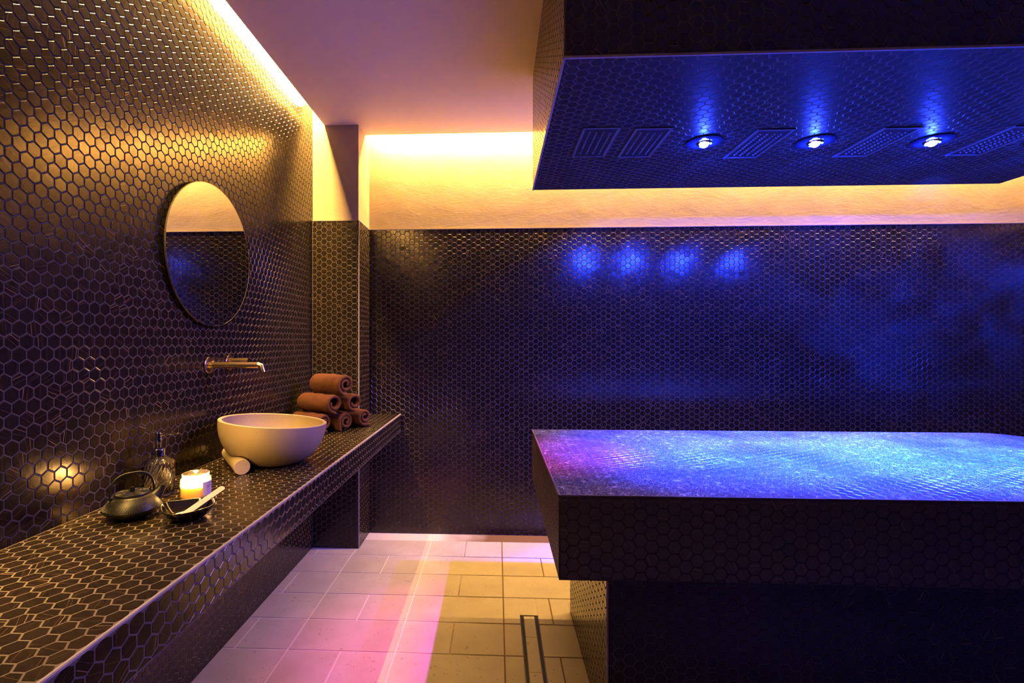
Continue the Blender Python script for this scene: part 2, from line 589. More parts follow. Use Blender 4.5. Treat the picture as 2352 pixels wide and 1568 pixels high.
class TileThing:
    """collects the tile faces of one thing; the 300 that show largest become single parts, the rest one field"""
    def __init__(self, parent):
        self.parent, self.tiles = parent, []

    def face(self, O, U, Vv, conv, orient, mat, phase=(0, 0), holes=(), th=TH):
        O, U, Vv = Vector(O), Vector(U), Vector(Vv)
        Nn = U.cross(Vv)
        us, vs = [q[0] for q in conv], [q[1] for q in conv]
        conv_in = inset_poly(conv, GAP * 0.35)
        cu, cv = (P, P * math.sqrt(3) / 2) if orient == 'v' else (P * math.sqrt(3) / 2, P)
        i0, i1 = int(min(us) / cu) - 2, int(max(us) / cu) + 2
        j0, j1 = int(min(vs) / cv) - 2, int(max(vs) / cv) + 2
        base = HEX_V if orient == 'v' else [(-b, a) for a, b in HEX_V]
        for i in range(i0, i1 + 1):
            for j in range(j0, j1 + 1):
                if orient == 'v':
                    u, v = i * cu + (P / 2 if j % 2 else 0) + phase[0], j * cv + phase[1]
                else:
                    u, v = i * cu + phase[0], j * cv + (P / 2 if i % 2 else 0) + phase[1]
                if not (min(us) - R_HEX < u < max(us) + R_HEX and min(vs) - R_HEX < v < max(vs) + R_HEX): continue
                if any(hf(u, v) for hf in holes): continue
                poly = [(u + a, v + b) for a, b in base]
                cl = clip_poly(poly, conv_in)
                if len(cl) < 3: continue
                area = 0.5 * abs(sum(cl[k][0] * cl[(k + 1) % len(cl)][1] - cl[(k + 1) % len(cl)][0] * cl[k][1] for k in range(len(cl))))
                full = area > 2.5 * R_HEX * R_HEX
                if area < 5e-5: continue
                if not full:
                    cl2 = [cl[0]]
                    for q in cl[1:]:
                        if math.hypot(q[0] - cl2[-1][0], q[1] - cl2[-1][1]) > 0.0012: cl2.append(q)
                    if math.hypot(cl2[0][0] - cl2[-1][0], cl2[0][1] - cl2[-1][1]) < 0.0012: cl2.pop()
                    if len(cl2) < 3: continue
                    cl = cl2
                c = O + U * u + Vv * v
                score = 0.0
                if full:
                    q = project(c)
                    if q and 5 < q[0] < 2347 and 5 < q[1] < 1563:
                        view = (CAM - c)
                        cosv = view.normalized().dot(Nn)
                        if cosv > 0.02: score = cosv / view.length_squared
                self.tiles.append((score, c, U, Vv, Nn, u, v, cl, orient, mat, full, th))

    def build(self, limit=300):
        order = sorted(range(len(self.tiles)), key=lambda k: -self.tiles[k][0])
        single = []
        for k in order:
            if len(single) >= limit or self.tiles[k][0] <= 0: break
            if not blocked(self.tiles[k][1], self.tiles[k][4]): single.append(k)
        sset = set(single)
        for k in single:
            sc, c, U, Vv, Nn, u, v, cl, orient, mat, full, th = self.tiles[k]
            o = bpy.data.objects.new('tile', variant(random.randrange(24), mat, th))
            M = Matrix((U, Vv, Nn)).transposed().to_4x4()
            ang = math.radians(60 * random.randrange(6) + (0 if orient == 'v' else 90))
            o.matrix_world = Matrix.Translation(c) @ M @ Matrix.Rotation(ang, 4, 'Z')
            link(o, self.parent)
        groups = {}
        for k, t in enumerate(self.tiles):
            if k not in sset: groups.setdefault(t[9].name, []).append(t)
        for mn, ts in groups.items():
            V, F, UV = [], [], []
            for (sc, c, U, Vv, Nn, u, v, cl, orient, mat, full, th) in ts:
                lv, lf = tile_geo(cl, (random.gauss(0, 0.0055), random.gauss(0, 0.0055)), th)
                rot = math.radians(60 * random.randrange(3) + (0 if orient == 'v' else 90) + random.gauss(0, 4))
                off = (random.randrange(1, 300) * 0.37, random.randrange(1, 300) * 0.31)
                o0 = len(V)
                O = c - U * u - Vv * v
                for q in lv:
                    V.append(O + U * q[0] + Vv * q[1] + Nn * q[2])
                for f in lf:
                    F.append(tuple(o0 + i for i in f))
                    UV.extend(grain_uv(lv[i][0] - u, lv[i][1] - v, rot, off) for i in f)
            ob = mesh_obj('tile_field', V, F, bpy.data.materials[mn], self.parent)
            ob['kind'] = 'stuff'
            uvl = ob.data.uv_layers.new(name='UVMap')
            uvl.data.foreach_set('uv', np.array(UV, dtype=np.float32).ravel())


def rect(u0, v0, u1, v1):
    return [(u0, v0), (u1, v0), (u1, v1), (u0, v1)]


EX, EY, EZ = Vector((1, 0, 0)), Vector((0, 1, 0)), Vector((0, 0, 1))

# ------------------------------------------------------------------ setting: floor
floor = box('floor', (-0.05, YF, -0.12), (XR, YB + 0.05, -0.0024), M_FGROUT)
tag(floor, 'pale limestone tiled floor with thin grout joints', None, kind='structure')
FW, FR = 0.4597, 0.2305
drain_rect = (1.280, 1.366, 0.9, 2.326)
ped_rect = (PX0, PX1, PY0, PY1)


def floor_tile(x0, x1, y0, y1):
    g = 0.003
    x0, x1, y0, y1 = x0 + g, x1 - g, y0 + g, y1 - g
    x0 = max(x0, 0.002); y1 = min(y1, YB - 0.002); x1 = min(x1, XR)
    pieces = [(x0, x1, y0, y1)]
    for (a, b, c, d) in (drain_rect, ped_rect, (-1, XCOL, YCOL, YB + 1)):
        nxt = []
        for (p, q, r, s) in pieces:
            if q <= a or p >= b or s <= c or r >= d:
                nxt.append((p, q, r, s)); continue
            if p < a: nxt.append((p, a, r, s))
            if q > b: nxt.append((b, q, r, s))
            p2, q2 = max(p, a), min(q, b)
            if r < c: nxt.append((p2, q2, r, c))
            if s > d: nxt.append((p2, q2, d, s))
        pieces = nxt
    for (p, q, r, s) in pieces:
        if q - p < 0.012 or s - r < 0.012: continue
        dz = random.uniform(-0.0006, 0.0003)
        bm = bmesh.new()
        cx, cy = (p + q) / 2, (r + s) / 2
        bm_box(bm, (p - cx, r - cy, -0.012), (q - cx, s - cy, 0.0), 0.0014)
        o = bm_obj('floor_tile', bm, M_FLOOR, floor)
        o.location = (cx, cy, dz)


for row in range(-14, 4):
    y0, y1 = 2.2535 + row * FR, 2.2535 + (row + 1) * FR
    for colm in range(-2, 9):
        x0, x1 = 0.743 + colm * FW, 0.743 + (colm + 1) * FW
        if x1 < 0.02 or x0 > XR or y0 > YB or y1 < 0.2: continue
        if (row + colm) % 2 == 0:
            floor_tile(x0, x1, y0, y1)
        else:
            xm = (x0 + x1) / 2
            floor_tile(x0, xm, y0, y1)
            floor_tile(xm, x1, y0, y1)

# ------------------------------------------------------------------ setting: ceiling with coves
ceil = box('ceiling', (GX, YF, ZC), (XR, YB - GY, ZC + 0.045), M_CEIL)
tag(ceil, 'smooth dropped plaster ceiling with a lit cove gap at the walls', None, kind='structure')
box('cove_soffit', (-0.05, YF, ZS), (XR + 0.05, YB + 0.05, ZS + 0.05), M_CEIL, ceil)
M_STRIP_L = emission('warm_led_left', WARM, STRIP_L)
M_STRIP_B = emission('warm_led_back', WARM, STRIP_B)
M_PROFILE = plain('white_led_profile', (0.7, 0.68, 0.62), 0.5)


def led_strip(a, b, c, d, back, mat):
    """LED tape (quad a b c d) on an aluminium profile that lies behind it along the vector back"""
    bk = Vector(back)
    q = [Vector(v) for v in (a, b, c, d)]
    V = [v + bk * 0.05 for v in q] + [v + bk for v in q]
    prof_ = mesh_obj('led_profile', V, [(0, 1, 2, 3), (7, 6, 5, 4), (0, 4, 5, 1), (1, 5, 6, 2), (2, 6, 7, 3), (3, 7, 4, 0)], M_PROFILE, ceil)
    mesh_obj('led_strip', q, [(0, 1, 2, 3)], mat, prof_)


led_strip((0.066, YF, 2.791), (0.066, YCOL - 0.02, 2.791), (0.032, YCOL - 0.02, 2.825), (0.032, YF, 2.825), (0.006, 0, 0.006), M_STRIP_L)
_x0, _x1, _y0, _y1, _z0, _z1 = XCOL + 0.03, XR - 0.05, YB - 0.064, YB - 0.046, ZC + 0.050, ZC + 0.066
led_strip((_x0, _y0, _z0), (_x1, _y0, _z0), (_x1, _y1, _z1), (_x0, _y1, _z1), (0, -0.006, 0.006), M_STRIP_B)

# ------------------------------------------------------------------ setting: walls
wl = box('wall_left', (-0.12, YF, -0.1), (0.0, YB + 0.1, ZS), M_GROUT)
tag(wl, 'left wall clad in dark bronze hexagon tiles from floor to ceiling', None, kind='structure')
tl = TileThing(wl)
tl.face((0, 0, 0), EY, EZ, rect(0.15, 0, YCOL, ZS - 0.002), 'v', M_TILE, phase=(0.004, 0.011))
tl.build()

wb = box('wall_back', (-0.1, YB, -0.1), (XR + 0.1, YB + 0.12, ZT), M_GROUT)
tag(wb, 'back wall with dark hexagon tiles below a band of ochre plaster', None, kind='structure')
box('plaster_band', (0.0, YB + 0.012, ZT), (XR + 0.1, YB + 0.12, ZS), M_PLASTER, wb)
box('edge_bead', (XCOL, YB - 0.0034, ZT - 0.0035), (XR, YB + 0.012, ZT + 0.001), M_EDGE, wb)
tb = TileThing(wb)
tb.face((0, YB, 0), EX, EZ, rect(XCOL, 0, XR, ZT - 0.004), 'u', M_TILE, phase=(0.011, 0.004))
tb.build()

wr = box('wall_right', (XR, YF, -0.1), (XR + 0.12, YB + 0.1, ZT), M_DARK)
tag(wr, 'right wall outside the view, dark below and plaster above', None, kind='structure')
box('plaster_band', (XR + 0.01, YF, ZT), (XR + 0.12, YB + 0.1, ZS), M_PLASTER, wr)
wf = box('wall_front', (-0.1, YF - 0.12, -0.1), (XR + 0.1, YF, ZS), M_DARK)
tag(wf, 'dark wall behind the viewer', None, kind='structure')

column = box('column', (-0.02, YCOL, -0.01), (XCOL, YB + 0.02, ZT), M_GROUT)
tag(column, 'corner column with hexagon tiles below ochre plaster', None, kind='structure')
box('plaster_shaft', (-0.02, YCOL + 0.007, ZT), (XCOL - 0.004, YB + 0.03, ZS), M_PLASTER, column)
box('edge_bead', (0.0, YCOL - 0.003, ZT - 0.003), (XCOL + 0.003, YB, ZT + 0.0015), M_EDGE, column)
box('corner_bead', (XCOL - 0.0025, YCOL - 0.0028, 0.0), (XCOL + 0.0028, YCOL + 0.0025, ZT - 0.003), M_EDGE, column)
tc_ = TileThing(column)
tc_.face((0, YCOL, 0), EX, EZ, rect(0.003, 0, XCOL - 0.003, ZT - 0.003), 'u', M_TILE, phase=(0.012, 0.0))
tc_.face((XCOL, YCOL, 0), EY, EZ, rect(0.003, 0, YB - YCOL, ZT - 0.003), 'v', M_TILE, phase=(0.006, 0.003))
tc_.build()

# ------------------------------------------------------------------ counter
counter = empty('wash_counter', (CXF / 2, 1.6, CZ0), 'long floating wash counter clad in dark hexagon tiles along the left wall', 'counter')
box('slab', (-0.01, 0.1, CZ0), (CXF, YB, CZ1 - 0.0), M_CGROUT, counter)
box('edge_bead', (CXF - 0.004, 0.1, CZ1 - 0.0035), (CXF + 0.0034, YB - 0.003, CZ1 + 0.0032), M_EDGE, counter, bev=0.0012)
tk = TileThing(counter)


def in_col(u, v): return u < XCOL + 0.012 and v > YCOL - 0.012


tk.face((0, 0, CZ1), EX, EY, rect(0.004, 0.15, CXF - 0.004, YB - 0.004), 'u', M_TILE, phase=(0.008, 0.0), holes=(in_col,), th=0.0007)
tk.face((CXF, 0, 0), EY, EZ, rect(0.15, CZ0 + 0.002, YB - 0.004, CZ1 - 0.004), 'v', M_TILE, phase=(0.0, 0.015), th=0.0009)
tk.build()

# ------------------------------------------------------------------ treatment table
table = empty('treatment_table', ((TX0 + TX1) / 2, (TY0 + TY1) / 2, 0), 'large wet tiled massage table slab on a narrower tiled pedestal under the canopy', 'table')


def round_corner(x0, y0, x1, y1, r):
    pts = [(x0, y0), (x1, y0)]
    for k in range(9):
        a = math.pi / 2 * k / 8
        pts.append((x1 - r + r * math.cos(a), y1 - r + r * math.sin(a)))
    pts.append((x0, y1))
    return pts


def prism(name, pts, z0, z1, mat, parent):
    n = len(pts)
    V = [(x, y, z0) for x, y in pts] + [(x, y, z1) for x, y in pts]
    F = [tuple(range(n - 1, -1, -1)), tuple(range(n, 2 * n))] + [(k, (k + 1) % n, n + (k + 1) % n, n + k) for k in range(n)]
    return mesh_obj(name, V, F, mat, parent)


foot = round_corner(TX0, TY0, TX1, TY1, 0.13)
prism('slab', foot, TZ0, TZ1 - 0.02, M_DGROUT, table)
prism('wet_bed', foot, TZ1 - 0.02, TZ1, M_WGROUT, table)
box('pedestal', (PX0, PY0, 0.0), (PX1, PY1, TZ0), M_GROUT, table)
box('corner_bead', (PX0 - 0.0028, PY0 - 0.0028, 0.0), (PX0 + 0.0025, PY0 + 0.0025, TZ0 - 0.002), M_EDGE, table)
box('edge_bead', (TX0 - 0.003, TY0 - 0.003, TZ1 - 0.004), (TX1 - 0.003, TY0 + 0.003, TZ1 + 0.0012), M_WGROUT, table, bev=0.001)
box('edge_bead', (TX0 - 0.003, TY0 - 0.003, TZ1 - 0.004), (TX0 + 0.002, TY1 - 0.003, TZ1 + 0.0014), M_GROUT, table, bev=0.001)
tt = TileThing(table)
tt.face((0, 0, TZ1), EX, EY, round_corner(TX0 + 0.003, TY0 + 0.003, TX1 - 0.004, TY1 - 0.004, 0.13), 'u', M_WET, phase=(0.01, 0.0), th=0.0008)
tt.face((0, TY0, 0), EX, EZ, rect(TX0 + 0.003, TZ0 + 0.002, TX1 - 0.003, TZ1 - 0.004), 'u', M_MATTE, phase=(0.004, 0.0))
tt.face((TX0, 0, 0), -EY, EZ, rect(-TY1 + 0.003, TZ0 + 0.002, -TY0 - 0.003, TZ1 - 0.004), 'v', M_MATTE, phase=(0.0, 0.008))
tt.face((0, PY0, 0), EX, EZ, rect(PX0 + 0.003, 0.0, PX1, TZ0 - 0.002), 'u', M_FOG, phase=(0.012, 0.004))
tt.face((PX0, 0, 0), -EY, EZ, rect(-PY1, 0.0, -PY0 - 0.003, TZ0 - 0.002), 'v', M_TILE, phase=(0.0, 0.004))
tt.build(420)

# ------------------------------------------------------------------ canopy over the table
canopy = empty('light_canopy', ((HX0 + HX1) / 2, (HY0 + HY1) / 2, HZ), 'boxed tiled canopy hanging from the ceiling above the massage table', 'canopy')
box('body', (HX0, HY0, HZ), (HX1, HY1, ZC + 0.01), M_GROUT, canopy)
box('bedding', (HX0, HY0, HZ - 0.0002), (HX1, HY1, HZ + 0.01), M_CGROUT, canopy)
box('edge_bead', (HX0 - 0.002, HY0 - 0.0034, HZ - 0.0034), (HX1, HY0 + 0.003, HZ + 0.003), M_EDGE, canopy)
box('edge_bead', (HX0 - 0.0034, HY0 - 0.002, HZ - 0.0034), (HX0 + 0.003, HY1, HZ + 0.003), M_EDGE, canopy)
th_ = TileThing(canopy)
SPOTS = [(1.986, 1.953), (2.419, 1.967), (2.871, 1.979), (3.320, 1.990)]
GRILLES = [(1.556, 1.940), (1.749, 1.952), (2.205, 1.983), (2.662, 1.988), (3.125, 1.995)]
GW, GL = 0.138, 0.282


def hole(u, v):
    v = -v
    for x, y in SPOTS:
        if math.hypot(u - x, v - y) < 0.052: return True
    for x, y in GRILLES:
        if abs(u - x) < GW / 2 - 0.012 and abs(v - y) < GL / 2 - 0.012: return True
    return False


th_.face((0, 0, HZ), EX, -EY, rect(HX0 + 0.003, -HY1, HX1, -HY0 - 0.003), 'u', M_FOG, phase=(0.0, 0.012), holes=(hole,), th=0.0008)
th_.face((0, HY0, 0), EX, EZ, rect(HX0 + 0.003, HZ + 0.003, HX1, ZC), 'u', M_TILE, phase=(0.006, 0.0))
th_.face((HX0, 0, 0), -EY, EZ, rect(-HY1, HZ + 0.003, -HY0 - 0.003, ZC), 'v', M_TILE, phase=(0.0, 0.0))
th_.build()

# ------------------------------------------------------------------ downlights in the canopy
M_RING = plain('dark_glass_trim', (0.02, 0.03, 0.06), 0.12, 0.0, Coat_Weight=0.5)
M_CHROME = plain('polished_chrome', (0.72, 0.72, 0.74), 0.08, 1.0)
M_LENS = emission('blue_white_lens', (0.45, 0.62, 1.0), 60.0)
M_CHIP = emission('blue_chip', (0.05, 0.16, 1.0), 40.0)


def spot(name, loc, aim, color, power, size, blend, parent, radius=0.012):
    ld = bpy.data.lights.new(name, 'SPOT')
    ld.energy = power
    ld.color = color
    ld.spot_size = math.radians(size)
    ld.spot_blend = blend
    ld.shadow_soft_size = radius
    o = bpy.data.objects.new(name, ld)
    o.location = loc
    d = Vector(aim).normalized()
    o.rotation_mode = 'QUATERNION'
    o.rotation_quaternion = d.to_track_quat('-Z', 'Y')
    o.parent = parent
    COL.objects.link(o)
    return o


lab = ['blue downlight nearest the left end of the tiled canopy', 'blue downlight in the canopy, second from its left end',
       'blue downlight in the canopy, third from its left end', 'blue downlight in the canopy at the right edge of the picture']
for i, (x, y) in enumerate(SPOTS):
    d = empty('downlight', (x, y, HZ - TH - 0.0004), lab[i], 'light', 'downlights in the canopy')
    lathe('trim_ring', [(0.030, 0.0), (0.030, -0.0045), (0.036, -0.0065), (0.060, -0.0062), (0.068, -0.004), (0.068, 0.0)], M_RING, d, n=40)
    lathe('bezel', [(0.018, -0.004), (0.018, -0.008), (0.022, -0.0095), (0.027, -0.008), (0.030, -0.004)], M_CHROME, d, n=32)
    lathe('lens', [(0.0, -0.0225), (0.006, -0.0216), (0.011, -0.0190), (0.0150, -0.0150), (0.0172, -0.0095), (0.018, -0.0045)], M_LENS, d, n=28)
    for k in range(3):
        a = math.radians(100 + 120 * k)
        lathe('chip', [(0.0, -0.0125), (0.003, -0.012), (0.0042, -0.0095), (0.0042, -0.006)], M_CHIP, d, n=10, mx=Matrix.Translation((0.0235 * math.cos(a), 0.0235 * math.sin(a), 0)))
    k_ = 0.55 if i == 0 else 1.0
    spot('blue_beam', (0, 0, -0.030), (0.05 if i == 0 else 0.0, 0.06, -1), BLUE, P_BLUE * k_, 66, 1.0, d, 0.010)
    spot('blue_flood', (0, 0, -0.030), (-0.72, 0.0, -1), VIOLET, P_MID, 112, 0.5, d, 0.010)
    spot('blue_spill', (0, 0, -0.030), (0.35, 0.62, -1), BLUE, P_WIDE, 132, 0.12, d, 0.010)
    pl_ = bpy.data.lights.new('blue_halo', 'POINT')
    pl_.energy = P_HALO
    pl_.color = BLUE
    pl_.shadow_soft_size = 0.008
    po_ = bpy.data.objects.new('blue_halo', pl_)
    po_.location = (0, 0, -0.034)
    po_.parent = d
    COL.objects.link(po_)
    if i == 0:
        spot('magenta_beam', (0.0, 0.0, -0.030), (-0.47, 0.03, -1), (1.0, 0.05, 0.48), P_PINK, 36, 1.0, d, 0.010)
    spot('azure_beam', (0.0, 0.0, -0.030), (0.04, 0.06, -1), (0.03, 0.40, 1.0), P_CYAN * k_, 64, 1.0, d, 0.010)

# ------------------------------------------------------------------ rain shower panels in the canopy
M_STEEL = plain('dark_brushed_steel', (0.16, 0.165, 0.18), 0.45, 0.4)
M_PLATE = plain('shower_plate', (0.006, 0.006, 0.008), 0.5, 0.0)
M_NOZ = plain('silicone_nozzle', (0.22, 0.23, 0.25), 0.5)
glab = ['rain shower panel at the left end of the canopy', 'rain shower panel just left of the first downlight', 'rain shower panel between the first and second downlight',
        'rain shower panel between the second and third downlight', 'rain shower panel just right of the third downlight']
for i, (x, y) in enumerate(GRILLES):
    g = empty('shower_panel', (x, y, HZ - TH - 0.0004), glab[i], 'shower head', 'shower panels in the canopy')
    bm = bmesh.new()
    t = 0.011
    for a, b in (((-GW / 2, -GL / 2), (GW / 2, -GL / 2 + t)), ((-GW / 2, GL / 2 - t), (GW / 2, GL / 2)),
                 ((-GW / 2, -GL / 2 + t), (-GW / 2 + t, GL / 2 - t)), ((GW / 2 - t, -GL / 2 + t), (GW / 2, GL / 2 - t))):
        bm_box(bm, (a[0], a[1], -0.0045), (b[0], b[1], 0.0), 0.001)
    bm_obj('frame', bm, M_STEEL, g, keep=False)
    box('plate', (-GW / 2 + t, -GL / 2 + t, -0.0016), (GW / 2 - t, GL / 2 - t, 0.0), M_PLATE, g, keep=False)
    for r in range(4):
        rx = (r - 1.5) * 0.0262
        bm = bmesh.new()
        for k in range(13):
            ry = (k - 6) * 0.0168 + (0.004 if r % 2 else 0)
            m4 = Matrix.Translation((rx, ry, -0.0038))
            bmesh.ops.create_cone(bm, cap_ends=True, segments=8, radius1=0.0030, radius2=0.0042, depth=0.0055, matrix=m4)
        bm_obj('nozzle_row', bm, M_NOZ, g, keep=False, smooth=True, angle=40)

# ------------------------------------------------------------------ floor drain
M_BRUSH = plain('brushed_steel_frame', (0.42, 0.38, 0.32), 0.3, 1.0)
dx0, dx1, dy0, dy1 = drain_rect
drain = empty('linear_drain', ((dx0 + dx1) / 2, (dy0 + dy1) / 2, -0.002), 'long slot floor drain with a tiled insert beside the table pedestal', 'drain')
box('channel', (dx0 + 0.001, dy0, -0.012), (dx1 - 0.001, dy1 - 0.001, -0.0018), M_BLACK, drain)
bm = bmesh.new()
bm_box(bm, (dx0, dy0, -0.010), (dx0 + 0.004, dy1, 0.0012))
bm_box(bm, (dx1 - 0.004, dy0, -0.010), (dx1, dy1, 0.0012))
bm_box(bm, (dx0 + 0.004, dy1 - 0.004, -0.010), (dx1 - 0.004, dy1, 0.0012))
bm_obj('frame', bm, M_BRUSH, drain)
ys = [dy1 - 0.008, 2.153, 1.925, 1.69, 1.45, 1.2, 0.9]
bm = bmesh.new()
bm_box(bm, (dx0 + 0.0155, dy0, -0.008), (dx0 + 0.018, dy1 - 0.006, 0.0006))
bm_box(bm, (dx1 - 0.018, dy0, -0.008), (dx1 - 0.0155, dy1 - 0.006, 0.0006))
bm_obj('tray_lip', bm, M_BRUSH, drain)
for a, b in zip(ys[1:], ys[:-1]):
    box('insert_tile', (dx0 + 0.0185, a + 0.001, -0.009), (dx1 - 0.0185, b - 0.001, 0.0003), M_FLOOR, drain)

# ------------------------------------------------------------------ mirror
M_MIRROR = plain('mirror_glass', (0.92, 0.92, 0.90), 0.0, 1.0)
M_MFRAME = plain('champagne_mirror_edge', (0.62, 0.55, 0.38), 0.25, 1.0)
mir = empty('round_mirror', (0.003, 1.921, 1.652), 'round frameless wall mirror with a thin metal edge above the basin tap', 'mirror')
mir.rotation_euler = (0, math.pi / 2, 0)
RM = 0.286
lathe('backing', [(0.0, 0.0), (RM - 0.02, 0.0), (RM - 0.02, 0.014), (0.0, 0.014)], M_BLACK, mir, n=96)
lathe('glass', [(0.0, 0.0142), (RM - 0.002, 0.0142), (RM - 0.002, 0.0192), (0.0, 0.0192)], M_MIRROR, mir, n=128, angle=20)
lathe('rim', [(RM - 0.002, 0.0140), (RM, 0.0140), (RM, 0.0198), (RM - 0.002, 0.0198), (RM - 0.002, 0.0140)], M_MFRAME, mir, n=128, angle=20)

# ------------------------------------------------------------------ wall tap
M_BRASS = plain('brushed_brass', (0.70, 0.52, 0.30), 0.22, 1.0)
tap = empty('wall_tap', (0.003, 1.922, 1.209), 'brushed brass wall tap with long spout and separate lever over the basin', 'tap')
RY = Matrix.Rotation(math.pi / 2, 4, 'Y')
lathe('escutcheon', [(0.0, 0.0), (0.0335, 0.0), (0.0335, 0.0045), (0.032, 0.0055), (0.0, 0.0055)], M_BRASS, tap, n=48, mx=RY)
bm = bmesh.new()
tube(bm, [(0.004, 0, 0), (0.205, 0, 0.0)], 0.0128, n=28)
bm_obj('spout', bm, M_BRASS, tap, keep=False, smooth=True, angle=40)
bm = bmesh.new()
tube(bm, [(0.2035, 0, 0.0126), (0.216, 0, -0.004), (0.224, 0, -0.026)], [0.0015, 0.0115, 0.0112], n=24)
tube(bm, [(0.2045, 0, 0.0), (0.2165, 0, -0.002), (0.2245, 0, -0.0285)], [0.0126, 0.0122, 0.0112], n=24)
bm_obj('nozzle', bm, M_BRASS, tap, keep=False, smooth=True, angle=40)
vp = lathe('valve_plate', [(0.0, 0.0), (0.0335, 0.0), (0.0335, 0.0045), (0.032, 0.0055), (0.0, 0.0055)], M_BRASS, tap, n=48, mx=Matrix.Translation((0, 0.150, 0.004)) @ RY)
bm = bmesh.new()
tube(bm, [(0.004, 0.150, 0.011), (0.036, 0.150, 0.011)], 0.0125, n=24)
tube(bm, [(0.0375, 0.150, 0.011), (0.088, 0.150, 0.011)], 0.0135, n=24)
bm_obj('handle', bm, M_BRASS, tap, keep=False, smooth=True, angle=40)
bm = bmesh.new()
tube(bm, [(0.057, 0.150, 0.0), (0.049, 0.150, -0.060), (0.0445, 0.150, -0.086)], [0.0022, 0.0027, 0.0031], n=12)
bm_obj('lever', bm, plain('lever_steel', (0.75, 0.74, 0.78), 0.2, 1.0), tap, keep=False, smooth=True, angle=40)

# ------------------------------------------------------------------ basin and its roller
M_BASIN = stone_material('cream_cast_stone', (0.31, 0.24, 0.155), (0.37, 0.29, 0.195), scale=7.0, rough=0.55, speck=210.0, bump=0.08)
ZK = CZ1 + 0.0008
RB = 0.206
bc = Vector((0.252, 1.945, ZK))
right = Vector((0.904, 0.428, 0)).normalized()
fwd = Vector((-0.428, 0.904, 0))
# roller
ra, rb_ = Vector((0.232, 1.752, ZK + 0.0285)), Vector((0.052, 1.985, ZK + 0.0285))
basin = empty('vessel_basin', bc, 'tilted cream stone bowl basin resting on a stone roller', 'basin')
RR = 0.0285
ax = (rb_ - ra).normalized()
prof = []
HB, FL = 0.170, 0.062          # rim height, foot radius
for k in range(29):
    t = k / 28
    a = t * math.pi / 2
    r = FL + (RB - FL) * math.sin(a) ** 0.92
    z = HB * (1 - math.cos(a)) ** 1.0
    prof.append((r, z))
outer = [(0.0, 0.0)] + prof
wall_t = 0.015
inner = []
for k in range(28, -1, -1):
    t = k / 28
    a = t * math.pi / 2
    inner.append(((FL + (RB - FL) * math.sin(a) ** 0.92) - wall_t, wall_t * 1.1 * (1 - t) + HB * (1 - math.cos(a))))
rim_top = [(RB - 0.002, HB + 0.0015), (RB - wall_t + 0.002, HB + 0.0015)]
V, F = lathe_data(outer + rim_top + inner[0:] + [(0.0, inner[-1][1])], n=120)
tilt = Matrix.Rotation(math.radians(5.2), 4, fwd)
V2 = []
n_outer = 1 + 120 * len(prof)
for i, v in enumerate(V):
    q = tilt @ (Vector(v) - Vector((0, 0, 0.06))) + Vector((0, 0, 0.06))
    if i < n_outer:
        # hollow arch pressed into the underside where the roller passes
        pw = q + bc - ra
        along = pw.dot(ax)
        perp = (pw - ax * along)
        hd = Vector((perp.x, perp.y, 0)).length
        lim = 0.044
        need = 0.0
        top = RR + 0.0008
        if hd < 0.072:
            # smooth bell above the roller
            bell = 0.5 + 0.5 * math.cos(math.pi * min(hd / 0.072, 1.0))
            zneed = ra.z + (top + 0.004) * (bell ** 0.55) - 0.030 * (1 - bell) - bc.z
            if q.z < zneed: q.z = zneed
        if q.z < 0.0004: q.z = 0.0004
    V2.append(q)
bo = mesh_obj('bowl', V2, F, M_BASIN, basin, keep=False, smooth=True)
try:
    bo.data.set_sharp_from_angle(angle=math.radians(40))
except Exception:
    pass
lathe('waste_ring', [(0.026, 0.0195), (0.026, 0.0215), (0.020, 0.0225), (0.0, 0.0225)], M_BRASS, basin, n=32)

roll = empty('stone_roller', (ra + rb_) / 2 - Vector((0, 0, RR)), 'short cream stone cylinder lying under the tilted basin', 'roller')
roll.rotation_euler = (0, 0, math.atan2(ax.y, ax.x))
Lr = (rb_ - ra).length
bm = bmesh.new()
h = Lr / 2
tube(bm, [(-h, 0, RR), (-h + 0.0015, 0, RR), (h - 0.0015, 0, RR), (h, 0, RR)], [RR - 0.0015, RR, RR, RR - 0.0015], n=48)
bm_obj('roller_body', bm, M_BASIN, roll, keep=False, smooth=True, angle=40)

# ------------------------------------------------------------------ rolled towels
def towel_material():
    m, nt, b = new_mat('brown_terry')
    tc = N(nt, 'ShaderNodeTexCoord')
    n0 = N(nt, 'ShaderNodeTexNoise', i_Scale=22.0, i_Detail=4.0)
    nt.links.new(tc.outputs['Object'], n0.inputs['Vector'])
    r = ramp(nt, n0.outputs[0], [(0.3, (0.045, 0.0090, 0.0024)), (0.7, (0.088, 0.0180, 0.0048))])
    nt.links.new(r.outputs[0], b.inputs['Base Color'])
    b.inputs['Roughness'].default_value = 0.95
    b.inputs['Sheen Weight'].default_value = 0.12
    b.inputs['Sheen Roughness'].default_value = 0.5
    b.inputs['Sheen Tint'].default_value = (0.9, 0.45, 0.25, 1)
    n1 = N(nt, 'ShaderNodeTexNoise', i_Scale=420.0, i_Detail=3.0)
    nt.links.new(tc.outputs['Object'], n1.inputs['Vector'])
    bp = N(nt, 'ShaderNodeBump', i_Strength=0.9, i_Distance=0.004)
    nt.links.new(n1.outputs[0], bp.inputs['Height'])
    nt.links.new(bp.outputs[0], b.inputs['Normal'])
    return m


M_TOWEL = towel_material()


